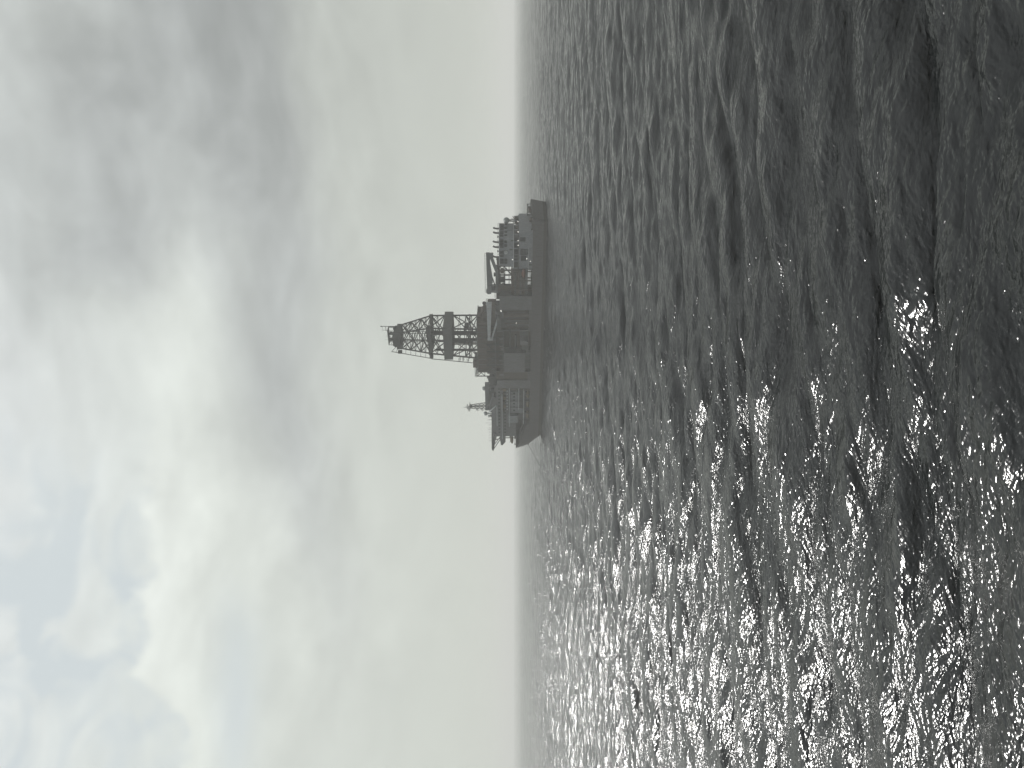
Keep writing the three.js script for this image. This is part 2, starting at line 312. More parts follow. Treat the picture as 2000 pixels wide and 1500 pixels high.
// ---------------------------------------------------------------- the drillship
const HEADING = Math.PI - THREE.MathUtils.degToRad(35.15);
const onShip = (o) => { o.position.set(126.64, 0, -531.24); o.rotation.y = HEADING; return o; };
const ship = onShip(new THREE.Group());
ship.name = 'drillship'; scene.add(ship);
ship.userData = { label: 'large grey drillship with tall lattice derrick and bow helideck lying far out on the sea', category: 'ship' };

// hull: half breadth and stem by height
const stemAt = (y) => (y < 0 ? 206.6 : y < 5 ? 206.6 + y * 0.86 : y < 11.5 ? 210.9 + (y - 5) * 1.0 : 217.4 + (y - 11.5) * 0.36);
const bowStart = (y) => lerp(163, 187, clamp(y / 19, 0, 1));
const sternAt = (y) => 2.2 - 0.2 * clamp(y, 0, 11);
function outline(y, sFrom = null) {                  // plan outline at a height, starboard stern -> bow -> port stern
  const s0 = sternAt(y), b0 = bowStart(y), b1 = stemAt(y), half = 19, pts = [], r = 2.2;
  const side = [];
  for (let k = 0; k <= 4; k++) { const a = k / 4 * Math.PI / 2; side.push([s0 + r - r * Math.cos(a), half - r + r * Math.sin(a)]); }
  for (let k = 1; k <= 12; k++) side.push([lerp(s0 + r, b0, k / 12), half]);
  for (let k = 1; k <= 18; k++) { const q = k / 18 * Math.PI / 2; side.push([b0 + (b1 - b0) * Math.pow(Math.sin(q), 0.98), half * Math.pow(Math.max(0, Math.cos(q)), 0.92)]); }
  if (sFrom !== null) {                              // cut square across the ship
    const k = side.findIndex(([s]) => s > sFrom);
    if (k > 0) { const [a, b] = [side[k - 1], side[k]], f = (sFrom - a[0]) / (b[0] - a[0]); side.splice(0, k, [sFrom, lerp(a[1], b[1], clamp(f, 0, 1))]); }
  }
  for (const [s, t] of side) pts.push([s, -t]);
  for (let k = side.length - 2; k >= 0; k--) pts.push([side[k][0], side[k][1]]);
  return pts;
}
function loft(levels, sFrom, cap) {
  const rows = levels.map((y) => outline(y, sFrom).map(([s, t]) => [s, y, t])), n = rows[0].length, pos = [], idx = [];
  for (const r of rows) for (const [s, y, t] of [...r, r[0]]) pos.push(s, y, -t);
  for (let j = 0; j + 1 < rows.length; j++) for (let i = 0; i < n; i++) { const a = j * (n + 1) + i, b = a + 1, c = a + n + 1, d = c + 1; idx.push(a, b, d, a, d, c); }
  const g = new THREE.BufferGeometry(); g.setAttribute('position', new THREE.Float32BufferAttribute(pos, 3)); g.setIndex(idx); g.computeVertexNormals();
  const out = [clean(g)];
  if (cap) { const y = levels[levels.length - 1]; const c = plan(outline(y, sFrom), y - 0.12, y); c.deleteAttribute('uv'); out.push(clean(c)); }
  for (const o of out) planarUV(o);
  return out;
}
part('hull', loft([2.6, 5, 7.5, 10.3], null, true), M.hull, ship);
part('antifouling_band', loft([-4, -1.5, 0.5, 2.6], null, false), M.boot, ship, 'dark brown band along the waterline');
part('forecastle', loft([10.3, 13, 16, 19, 21.6], 181, true), M.hull, ship, 'raised bow with flared sides');
part('bulwark', [bx(-0.1, 0.15, 10.3, 11.3, -16.8, 16.8)], M.hull, ship);
part('bulwark', [bx(2, 8, 10.3, 11.2, 18.6, 18.9)], M.hull, ship);
part('bow_bulwark', [plan([[217, -3.2], [219.6, -1.2], [219.8, 1.2], [217, 3.2], [216.7, 2.8], [219.2, 1], [219, -1], [216.7, -2.8]], 19.2, 20.1)], M.hull, ship);
part('anchor', [rod(v3(216.4, 10.6, 4.6), v3(216.9, 13.8, 3.9), 0.35), bar(v3(215.3, 10.4, 5.6), v3(217.8, 10.4, 3.2), 0.7), rod(v3(215.3, 10.2, 5.6), v3(214.9, 12.2, 6.2), 0.35, 8, 0.1), rod(v3(217.8, 10.2, 3.2), v3(218.3, 12.2, 2.8), 0.35, 8, 0.1)], M.steel, ship);

// mooring gear on the low aft deck
{
  const a = assembly('mooring_deck', ship);
  part('winch', [rod(v3(6, 12, -13), v3(6, 12, -8.5), 1.1, 14), bx(4.6, 7.4, 10.3, 11.4, -13.4, -8), bx(5, 7, 10.3, 13.2, -14.2, -13.4)], M.brown, a);
  part('winch', [rod(v3(6, 11.7, 5), v3(6, 11.7, 9.5), 1.0, 14), bx(4.6, 7.4, 10.3, 11.2, 4.6, 10)], M.brown, a);
  part('railing', railGeos([v3(2.2, 10.3, -18.4), v3(11.2, 10.3, -18.4)], 1.4, 1.8, 0.14), M.steel, a);
  part('shelter', [bx(4.0, 11.0, 13.3, 14.0, -18, -13), bx(4.0, 4.5, 10.3, 13.3, -18, -17.5), bx(7.2, 7.7, 10.3, 13.3, -18, -17.5), bx(10.4, 10.9, 10.3, 13.3, -18, -17.5), bx(4, 4.5, 10.3, 13.3, -13.5, -13)], M.frame, a);
  for (const [s, t] of [[1.6, -14], [1.6, -6], [1.6, 6], [1.6, 14], [3, 17.5], [9, 17.5]]) part('bollard', [rod(v3(s, 10.3, t - 0.5), v3(s, 11.5, t - 0.5), 0.35, 10), rod(v3(s, 10.3, t + 0.5), v3(s, 11.5, t + 0.5), 0.35, 10)], M.steel, a);
}

// aft deckhouse: wide lower block, open gallery, upper house
// a louvre or vent: a proud frame with slanted slats, on the port wall (t) or the aft wall (s)
function louvrePort(a, name, list) {
  for (const [s0, s1, y0, y1, t] of list) {
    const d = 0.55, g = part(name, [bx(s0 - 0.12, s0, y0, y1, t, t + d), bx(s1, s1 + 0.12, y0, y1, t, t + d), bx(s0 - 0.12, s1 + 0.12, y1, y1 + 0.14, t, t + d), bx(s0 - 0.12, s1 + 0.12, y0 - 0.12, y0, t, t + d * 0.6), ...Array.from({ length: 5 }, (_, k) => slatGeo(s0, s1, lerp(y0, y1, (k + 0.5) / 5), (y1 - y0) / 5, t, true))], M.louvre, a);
  }
}
function louvreAft(a, name, list) {
  for (const [t0, t1, y0, y1, s] of list) {
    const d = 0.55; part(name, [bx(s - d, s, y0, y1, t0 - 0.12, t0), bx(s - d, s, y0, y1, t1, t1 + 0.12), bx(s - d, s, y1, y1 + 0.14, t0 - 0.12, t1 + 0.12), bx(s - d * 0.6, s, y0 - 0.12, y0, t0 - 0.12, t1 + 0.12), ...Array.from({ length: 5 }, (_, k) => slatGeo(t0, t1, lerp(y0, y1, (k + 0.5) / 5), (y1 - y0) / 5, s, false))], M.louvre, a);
  }
}
function slatGeo(a0, a1, y, h, at, port) {
  if (port) { const g = new THREE.BoxGeometry(a1 - a0, 0.05, h * 1.25); g.rotateX(0.95); g.translate((a0 + a1) / 2, y, -(at + 0.26)); return g; }
  const g = new THREE.BoxGeometry(h * 1.25, 0.05, a1 - a0); g.rotateZ(0.95); g.translate(at - 0.26, y, -(a0 + a1) / 2); return g;
}
{
  const a = assembly('aft_deckhouse', ship, 'pale grey box deckhouse with bent exhaust pipes');
  part('lower_block', [bx(11.3, 40, 10.3, 20, -17, 17)], M.house, a);
  part('gallery_deck', [bx(12.6, 41, 20, 20.4, -17.4, 17.4)], M.frame, a);
  part('gallery_core', [bx(18.2, 38, 20.4, 24, -11.2, 11.2)], M.grey, a);
  part('upper_house', [slab([[17.3, 24], [40.2, 24], [39.2, 34.3], [17.3, 34.3]], -13, 13)], M.house, a);
  part('house_plinth', [bx(16.9, 41, 23.6, 24, -14, 14)], M.pale, a);
  part('roof_edge', [bx(16.9, 39.4, 34.3, 34.6, -13.3, 13.3)], M.pale, a);
  for (const [s, t] of [[13.2, -16.5], [13.2, -8], [13.2, 0], [13.2, 8], [13.2, 16.5], [19, 16.5], [24, 16.5], [29, 16.5], [34, 16.5], [39.5, 16.5], [19, -16.5], [29, -16.5], [39.5, -16.5]]) part('gallery_post', [bx(s - 0.25, s + 0.25, 20.4, 23.6, t - 0.25, t + 0.25)], M.house, a);
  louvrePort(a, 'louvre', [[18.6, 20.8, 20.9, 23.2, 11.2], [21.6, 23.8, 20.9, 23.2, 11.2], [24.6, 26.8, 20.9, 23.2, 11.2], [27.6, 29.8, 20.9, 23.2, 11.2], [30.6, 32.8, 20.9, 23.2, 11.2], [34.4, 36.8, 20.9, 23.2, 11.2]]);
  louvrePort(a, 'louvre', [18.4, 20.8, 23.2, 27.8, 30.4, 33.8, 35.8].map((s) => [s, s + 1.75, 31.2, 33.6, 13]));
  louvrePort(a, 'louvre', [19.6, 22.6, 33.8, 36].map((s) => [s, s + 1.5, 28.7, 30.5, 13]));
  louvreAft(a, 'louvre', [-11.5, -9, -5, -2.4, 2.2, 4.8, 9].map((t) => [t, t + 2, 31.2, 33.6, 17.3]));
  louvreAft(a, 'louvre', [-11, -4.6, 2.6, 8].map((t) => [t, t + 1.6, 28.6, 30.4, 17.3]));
  for (const [s, y] of [[26, 27.2], [19, 26.2]]) part('door', [bx(s, s + 1, y - 2.6, y - 0.4, 13, 13.1)], M.frame, a);
  part('fan_housing', [rod(v3(28.6, 29.4, 13), v3(28.6, 29.4, 13.9), 1.3, 20)], M.pale, a);
  part('wall_pipe', [rod(v3(17.1, 24.4, -7), v3(17.1, 31, -6.2), 0.14), rod(v3(17.1, 31, -6.2), v3(17.1, 31, 1), 0.14), rod(v3(17.1, 24.4, 1), v3(17.1, 31, 1), 0.14)], M.pipe, a);
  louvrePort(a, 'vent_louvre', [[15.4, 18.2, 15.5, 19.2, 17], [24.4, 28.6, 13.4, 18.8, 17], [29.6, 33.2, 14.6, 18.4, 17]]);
  part('door', [bx(36, 37.2, 10.5, 12.8, 17, 17.12)], M.frame, a);
  part('service_deck', [bx(23.5, 40, 12.9, 13.2, 17, 18.7), ...railGeos([v3(23.5, 13.2, 18.5), v3(40, 13.2, 18.5)], 1.1, 2)], M.pale, a);
  for (const [s, t] of [[19.6, -8.6], [22.2, -6.4], [25.6, 2.2], [28.6, 4.4], [35.2, 7.2]]) {
    const c = new THREE.CatmullRomCurve3([v3(s, 34.3, t), v3(s, 36.4, t), v3(s - 0.15, 37.6, t), v3(s - 0.5, 38.5, t), v3(s - 0.8, 38.9, t)]);
    part('exhaust_pipe', [new THREE.TubeGeometry(c, 14, 0.68, 10), rod(v3(s, 34.3, t), v3(s, 35.2, t), 0.65, 12)], M.steel, a);
  }
  for (const [s, t] of [[23.5, -2.5], [31, 6]]) part('mushroom_vent', [rod(v3(s, 34.3, t), v3(s, 35.3, t), 0.3), rod(v3(s, 35.3, t), v3(s, 35.8, t), 0.9, 12, 0.7), bx(s - .6, s + .6, 34.3, 34.8, t - .6, t + .6)], M.steel, a);
  part('pipe_loop', [new THREE.TorusGeometry(0.9, 0.14, 8, 20).translate(37.2, 35.4, -7.6), bx(35.6, 38.8, 34.3, 34.9, 6.5, 8.5), bx(36.2, 38, 34.9, 36.6, 5.5, 7)], M.steel, a);
  part('railing', railGeos([v3(39.2, 34.6, 13), v3(17.2, 34.6, 13), v3(17.2, 34.6, -13)], 1.1, 2.2), M.frame, a);
  part('railing', railGeos([v3(41, 20.4, 17.2), v3(12.7, 20.4, 17.2), v3(12.7, 20.4, -17.2)], 1.1, 2.2), M.frame, a);
  part('satellite_dome', [ball(14.0, 29.2, -10.5, 2.3), rod(v3(14, 26.6, -10.5), v3(14, 27.4, -10.5), 0.9, 14)], M.dome, a, 'grey ball shaped satellite dome');
  part('dome_stand', [bar(v3(13.2, 20.4, -11.5), v3(13.6, 26.6, -10.9), 0.3), bar(v3(15, 20.4, -11.5), v3(14.5, 26.6, -10.9), 0.3), bar(v3(13.2, 20.4, -9.5), v3(13.6, 26.6, -10), 0.3), bar(v3(15, 20.4, -9.5), v3(14.5, 26.6, -10), 0.3), bx(12.8, 15.4, 24.0, 24.3, -12.2, -8.6), bx(13, 15.2, 26.4, 26.65, -11.8, -9.2), ...railGeos([v3(12.8, 24.3, -8.7), v3(12.8, 24.3, -12.1)], 1.1, 1.2)], M.steel, a);
  part('gallery_machinery', [bx(13.4, 17, 20.4, 23.2, -16.5, -11.8), rod(v3(14, 23.2, -14), v3(12.6, 24.6, -15.5), 0.4, 10, 0.15), bx(13.4, 16.6, 20.4, 22.4, -6, -2), bx(13.4, 16, 20.4, 22, 3, 8)], M.brown, a);
}

// knuckle-boom cranes in their stowed position
function taper(s0, y0, h0, s1, y1, h1, t0, t1) { return slab([[s0, y0], [s1, y1], [s1, y1 + h1], [s0, y0 + h0]], t0, t1); }
{
  const a = assembly('knuckle_crane', ship, 'stowed crane behind the aft deckhouse, its jib folded level');
  part('pedestal', [rod(v3(57.2, 10.3, 14), v3(57.2, 33.5, 14), 2.1, 20), rod(v3(57.2, 33.5, 14), v3(57.2, 35.4, 14), 2.7, 20)], M.brown, a);
  part('turret', [slab([[54.6, 35.4], [60.6, 35.4], [60.3, 40.5], [58.8, 43.4], [55.8, 43.4], [54.9, 40]], 12.4, 15.6), bx(60, 61.6, 40.6, 43.6, 12.6, 15.4)], M.beam, a);
  part('operator_cab', [bx(54.8, 57.4, 37.4, 40.2, 15.6, 17.4)], M.glass, a);
  part('main_boom', [taper(56, 35.0, 2.3, 43, 35.2, 1.9, 13.1, 14.9), taper(43.4, 35.2, 2.2, 31.4, 39.2, 2.3, 13.1, 14.9), bx(29, 32, 38.6, 42.6, 12.8, 15.2)], M.beam, a);
  part('jib', [slab([[28.6, 41.2], [31.2, 40.9], [37, 41.0], [48.4, 39.4], [52.6, 39.3], [56, 41], [59.8, 42], [59.8, 43.6], [28.6, 43.9]], 13.2, 14.8), bx(58.2, 61, 42, 44.2, 13, 15)], M.beam, a);
  part('luffing_cylinder', [rod(v3(48, 39.8, 14.2), v3(55.6, 37.4, 14.2), 0.42, 10)], M.steel, a);
  part('walkway_railing', railGeos([v3(28.8, 43.9, 14.7), v3(60.6, 43.9, 14.7)], 1.2, 1.3, 0.12), M.frame, a);
}
function foldedCrane(label, t, baseY, pivot, knuckle, jibEnd, w, m, mast) {
  const a = assembly('knuckle_crane', ship, label);
  part('pedestal', [rod(v3(mast, 10.3, t - 1.5), v3(mast, baseY, t - 1.5), 2.0, 20), rod(v3(mast, baseY, t - 1.5), v3(mast, baseY + 1.4, t - 1.5), 2.6, 20)], M.brown, a);
  part('turret', [slab([[mast - 2.6, baseY + 1.4], [mast + 2.6, baseY + 1.4], [mast + 1.6, pivot[1] + 2.6], [mast - 1.8, pivot[1] + 2.6]], t - 3, t)], M.grey, a);
  part('operator_cab', [bx(mast - 1, mast + 1.6, pivot[1] - 0.6, pivot[1] + 2, t, t + 1.8)], M.glass, a);
  for (const k of [0, 1.25]) part('main_boom', [taper(pivot[0], pivot[1] - 0.6, 1.2, knuckle[0], knuckle[1] - 2.4, 1.0, t + 0.4 - k, t - 0.3 - k)], m, a);
  for (const q of [1, 2, 3, 4]) { const f = q / 5; part('boom_tie', [bx(lerp(pivot[0], knuckle[0], f) - 0.2, lerp(pivot[0], knuckle[0], f) + 0.2, lerp(pivot[1], knuckle[1] - 2, f) - 0.5, lerp(pivot[1], knuckle[1] - 2, f) + 0.5, t - 1.5, t + 0.3)], m, a); }
  part('knuckle_joint', [bx(knuckle[0] - 0.8, knuckle[0] + 0.8, knuckle[1] - 2.8, knuckle[1] + 1.4, t - 1.8, t + 0.7)], m, a);
  part('jib', [taper(jibEnd[0], jibEnd[1] - w, w * 1.35, knuckle[0], knuckle[1] - 0.8, 2.0, t - 0.9, t + 0.6)], m, a);
}
foldedCrane('pale folded crane in front of the derrick foot', 17.4, 30, [79.6, 35.2], [100, 42.6], [67.6, 43.2], 3.0, M.pale, 79);
foldedCrane('folded crane on the roof behind the mast', 15, 33, [154, 40.2], [170, 46.0], [143, 46.2], 2.6, M.beam, 149);

// pipe deck between aft house and derrick: gantry, lattice frames, racks of riser pipe
{
  const a = assembly('pipe_gantry', ship, 'dark overhead gantry with lattice frames');
  part('rail_beam', [bx(44, 72, 34.2, 37.0, 2, 4)], M.steel, a);
  part('rail_beam', [bx(44, 72, 34.2, 36.6, -6, -4)], M.steel, a);
  for (const s of [44.5, 52, 60, 66, 71]) { part('gantry_leg', [bar(v3(s, 24, 3), v3(s, 34.2, 3), 0.9)], M.steel, a); part('gantry_leg', [bar(v3(s, 24, -5), v3(s, 34.2, -5), 0.9)], M.steel, a); }
  for (const [s0, s1] of [[44.5, 52], [52, 60], [60, 66], [66, 71]]) {
    part('cross_brace', [bar(v3(s0, 30.6, 3), v3(s1, 34.2, 3), 0.5)], M.steel, a);
    part('cross_brace', [bar(v3(s1, 30.6, 3), v3(s0, 34.2, 3), 0.5)], M.steel, a);
    part('tie_beam', [bx(s0, s1, 30.1, 30.7, 2.6, 3.4)], M.steel, a);
    part('tie_beam', [bx(s0, s1, 27.0, 27.5, -5.4, -4.6)], M.steel, a);
  }
  part('cross_brace', [bar(v3(46, 30, 3), v3(52, 25, 3), 0.8)], M.steel, a);
  part('trolley', [bx(50.5, 52.5, 37, 38.8, 1.6, 4.4)], M.steel, a); part('hoist', [bx(54, 57.5, 30.6, 34.2, 1.2, 4.6)], M.steel, a);
  part('ladder', railGeos([v3(63.5, 37, 4), v3(71, 37, 4)], 1.3, 1.1, 0.14), M.steel, a);
  part('hose_reel', [rod(v3(48.6, 32.4, 1), v3(48.6, 32.4, 4.5), 1.6, 16)], M.brown, a);
  part('hose_reel', [rod(v3(61, 32, 1), v3(61, 32, 4.5), 1.3, 16)], M.brown, a);
}
{
  const a = assembly('pipe_rack', ship, 'brown racks of riser pipe amidships');
  part('rack_deck', [bx(41, 72, 13.5, 14.2, -17, 17.6)], M.frame, a);
  for (const s of [42, 49.5, 57, 64.5, 71]) for (const t of [17.3, -17]) part('stanchion', [bx(s - 0.4, s + 0.4, 10.3, 26, t - 0.4, t + 0.4)], M.brown, a);
  for (let k = 0; k < 9; k++) for (let q = 0; q < 2; q++) part('riser_pipe', [rod(v3(41.6 + q * 15, 14.95 + k * 1.26, 16.1 - (k % 2) * 0.2), v3(56 + q * 15, 14.95 + k * 1.26, 16.1 - (k % 2) * 0.2), 0.62, 12)], k % 3 ? M.brown : M.frame, a);
  for (let k = 0; k < 7; k++) part('drill_pipe', [rod(v3(43 + (k % 3), 25.0, 12 - k * 1.6), v3(70, 25.0, 12 - k * 1.6), 0.55, 10)], M.brown, a);
  part('pipe_bed', [bx(42.4, 71, 14.2, 24.2, -15, 14)], M.brown, a);
  
}
// flush side bulkhead and riser bay
part('side_bulkhead', [bx(61.6, 73.2, 10.3, 34.4, 10, 18.9)], M.grey, ship, 'plain grey plate wall rising from the hull side');
{
  const a = assembly('riser_bay', ship, 'recessed bay of upright pipes below the pale crane');
  part('bay_wall', [bx(73.2, 92, 10.3, 37.5, 4, 13.6)], M.frame, a);
  part('bay_floor', [bx(73.2, 92, 10.3, 12.2, 13.6, 18.9)], M.hull, a);
  part('bay_header', [bx(73.2, 92, 33.8, 36.5, 13.6, 18.5)], M.frame, a);
  for (let k = 0; k < 9; k++) part('upright_pipe', [rod(v3(75.4 + k * 1.75, 12.2, 17.2 - (k % 2) * 0.8), v3(75.4 + k * 1.75, k % 3 ? 29 : 31.5, 17.2 - (k % 2) * 0.8), k % 2 ? 0.3 : 0.42, 10)], k % 2 ? M.pipe : M.brown, a);
  for (const y of [16, 21.5, 27]) part('pipe_clamp', [bx(74.4, 91, y, y + 0.5, 16, 16.5)], M.frame, a);
  part('frame_post', [bx(91, 92, 12.2, 33.8, 17.6, 18.6)], M.frame, a);
}
// drill floor block and its substructure
{
  const a = assembly('substructure', ship, 'dark stepped block of modules under the derrick');
  part('aft_module', [bx(79.5, 90, 37.5, 44.2, -10, 13), bx(84, 92, 44.2, 48.0, -9, 11)], M.brown, a);
  part('drill_floor', [bx(88, 134, 45, 52.4, -13, 13.5)], M.brown, a);
  part('lower_module', [bx(92, 136, 31.5, 45, -13, 12.4)], M.brown, a);
  part('moonpool_bulkhead', [bx(92, 112, 10.3, 31.5, -15, 10)], M.brown, a);
  part('floor_edge', [bx(87.4, 135, 52.0, 52.5, -14, 14.4)], M.frame, a);
  part('module_deck', [bx(90, 137, 37.8, 38.2, 12.4, 16.6)], M.frame, a);
  part('module_deck', [bx(92, 137, 31.4, 31.9, 12.4, 18.0)], M.frame, a);
  for (const s of [93, 99.5, 106, 112.5, 119, 125.5, 132, 136.4]) { part('column', [bx(s - 0.45, s + 0.45, 31.9, 45, 15.4, 16.2)], M.steel, a); }
  for (const [s0, y0, s1, y1] of [[93, 38.2, 99.5, 45], [106, 45, 112.5, 38.2], [119, 38.2, 125.5, 45], [132, 45, 125.5, 38.2], [99.5, 31.9, 106, 37.8], [112.5, 37.8, 119, 31.9]]) part('diagonal', [bar(v3(s0, y0, 15.8), v3(s1, y1, 15.8), 0.55)], M.steel, a);
  for (let k = 0; k < 9; k++) part('wall_stiffener', [bx(91 + k * 5, 91.5 + k * 5, 45.3, 51.8, 13.5, 13.9)], M.frame, a);
  part('fwd_platform', [bx(129, 141.5, 53.4, 53.9, -6, 9), bx(140.8, 141.4, 41, 53.4, 8, 8.6), bx(140.8, 141.4, 41, 53.4, -5, -4.4), bx(133, 141.4, 41.0, 41.6, -6, 9)], M.steel, a);
  part('platform_brace', [bar(v3(134, 47, 8.6), v3(141, 53.4, 8.6), 0.5), bar(v3(134, 53.4, 8.6), v3(141, 47, 8.6), 0.4), bar(v3(134, 47.2, 8.6), v3(141, 47.2, 8.6), 0.45)], M.steel, a);
  part('platform_hut', [bx(134, 138.5, 41.6, 50.5, -4, 6)], M.brown, a);
  part('railing', railGeos([v3(129, 53.9, 9), v3(141.4, 53.9, 9), v3(141.4, 53.9, -6)], 1.3, 1.6, 0.16), M.steel, a);
  part('doghouse', [bx(88, 94.5, 48, 51.2, -6, 6), bx(126, 131, 52.4, 56.4, 4, 11), bx(122, 126, 52.4, 55, 2, 9)], M.brown, a);
  part('deck_dome', [ball(80.6, 46.9, -5, 1.5), rod(v3(80.6, 44.2, -5), v3(80.6, 46, -5), 0.4)], M.steel, a);
  part('deck_tank', [rod(v3(85.6, 47.6, -6), v3(85.6, 47.6, 4), 1.9, 18), rod(v3(89, 50.8, -6), v3(89, 50.8, 5), 1.9, 18), bx(85.6, 89, 46, 50, -5, 4)], M.brown, a);
  part('vent_head', [rod(v3(86.5, 49, -3), v3(86.5, 51.8, -3), 0.25), bx(85.8, 87.2, 51.6, 52.2, -3.7, -2.3)], M.steel, a);
  part('round_tank', [rod(v3(101.5, 15.6, 12), v3(104, 15.6, 17.4), 3.2, 22)], M.grey, a);
  part('machinery', [bx(94, 98, 12.2, 19, 11, 16), bx(106, 110.5, 12.2, 17.5, 11, 16.5), rod(v3(98, 22, 14), v3(110, 22, 14), 0.8, 12), rod(v3(93, 26.5, 13), v3(111, 26.5, 13), 0.6, 12)], M.frame, a);
  part('aft_railing', railGeos([v3(79.5, 44.2, 13), v3(79.5, 44.2, -10)], 1.2, 1.6, 0.14), M.steel, a);
  for (const s of [70.5, 72.6, 74.6]) part('vent_post', [rod(v3(s, 34.4, 11), v3(s, 38.6 + (s % 3), 11), 0.22), bx(s - 0.9, s + 0.9, 37, 37.4, 10.4, 11.6)], M.steel, a);
}
{
  const a = assembly('deck_equipment', ship, 'crowded small equipment on the midship modules'), r = rng(404);
  const zones = [[62.5, 73, 34.4, 11, 17, 2.2], [91, 136, 38.2, 13, 15, 3.2], [93, 136, 31.9, 15.5, 17.4, 3], [80, 89, 44.2, 4, 12, 2.2], [131, 138, 37.5, 8, 15, 2.4], [112.5, 130, 31.2, 17.8, 18.2, 2.2], [142, 157, 43.6, 2, 8, 1.8], [160, 182, 42, 8.5, 13, 1.8], [74, 91, 12.2, 14.4, 16, 4]];
  zones.forEach(([s0, s1, y, t0, t1, h], z) => {
    const n = Math.round((s1 - s0) / 1.9);
    for (let k = 0; k < n; k++) {
      const s = lerp(s0, s1, (k + 0.2 + 0.6 * r()) / n), t = lerp(t0, t1, r()), hh = h * (0.4 + 0.8 * r()), w = 0.3 + 0.7 * r(), m = [M.brown, M.steel, M.frame, M.pipe][Math.floor(r() * 4)], q = r();
      if (q < 0.35) part('equipment_box', [bx(s - w, s + w, y, y + hh, t - w * 0.6, t + w * 0.6), bx(s - w * 0.5, s + w * 0.5, y + hh, y + hh + 0.3, t - 0.2, t + 0.2)], m, a);
      else if (q < 0.65) part('stand_pipe', [rod(v3(s, y, t), v3(s, y + hh * 1.4, t), 0.14 + 0.16 * r()), rod(v3(s, y + hh * 1.4, t), v3(s + 0.8, y + hh * 1.4 + 0.2, t), 0.16)], m, a);
      else if (q < 0.85) part('pressure_tank', [rod(v3(s, y, t), v3(s, y + hh, t), w * 0.75, 12), ball(s, y + hh, t, w * 0.75, 0.5)], m, a);
      else part('ladder_cage', [bar(v3(s, y, t), v3(s, y + hh * 1.3, t), 0.12), bar(v3(s + 0.6, y, t), v3(s + 0.6, y + hh * 1.3, t), 0.12), ...[0.25, 0.5, 0.75].map((f) => bar(v3(s, y + hh * 1.3 * f, t), v3(s + 0.6, y + hh * 1.3 * f, t), 0.1))], M.steel, a);
    }
  });
  for (const [s0, s1, y, t] of [[92, 136, 38.2, 16.5], [92, 136, 31.9, 17.9], [88, 134, 52.5, 14.3], [112.4, 130.2, 31.2, 18.6], [61.8, 73, 34.4, 18.8], [142, 158, 43.6, 8.9]]) part('railing', railGeos([v3(s0, y, t), v3(s1, y, t)], 1.15, 2, 0.1), M.frame, a);
}
{
  const a = assembly('mud_module', ship, 'plain grey module side with a row of dark bays below');
  part('module_side', [bx(112.2, 130.4, 14.9, 31.2, 6, 18.7)], M.grey, a);
  part('bay_back', [bx(112.2, 131, 10.3, 14.9, 8, 14.2)], M.frame, a);
  for (const s of [112.4, 116.9, 121.4, 125.9, 130.1]) part('bay_post', [bx(s - 0.2, s + 0.2, 10.3, 14.9, 17.9, 18.5)], M.grey, a);
  part('bay_lintel', [bx(112.2, 130.4, 14.3, 14.85, 14.4, 18.3)], M.frame, a);
  part('brown_module', [bx(130.4, 138.4, 12.4, 37.5, 2, 17.2)], M.brown, a);
  part('module_step', [bx(130.4, 138.4, 10.3, 12.4, 2, 18.6)], M.hull, a);
  part('top_pipework', [rod(v3(131, 38.6, 14), v3(139, 38.6, 14), 0.4), rod(v3(132, 37.5, 12), v3(132, 41, 12), 0.3), rod(v3(135, 37.5, 12), v3(135, 42, 12), 0.3), bx(131, 139, 40.6, 41.1, 9, 13)], M.steel, a);
}

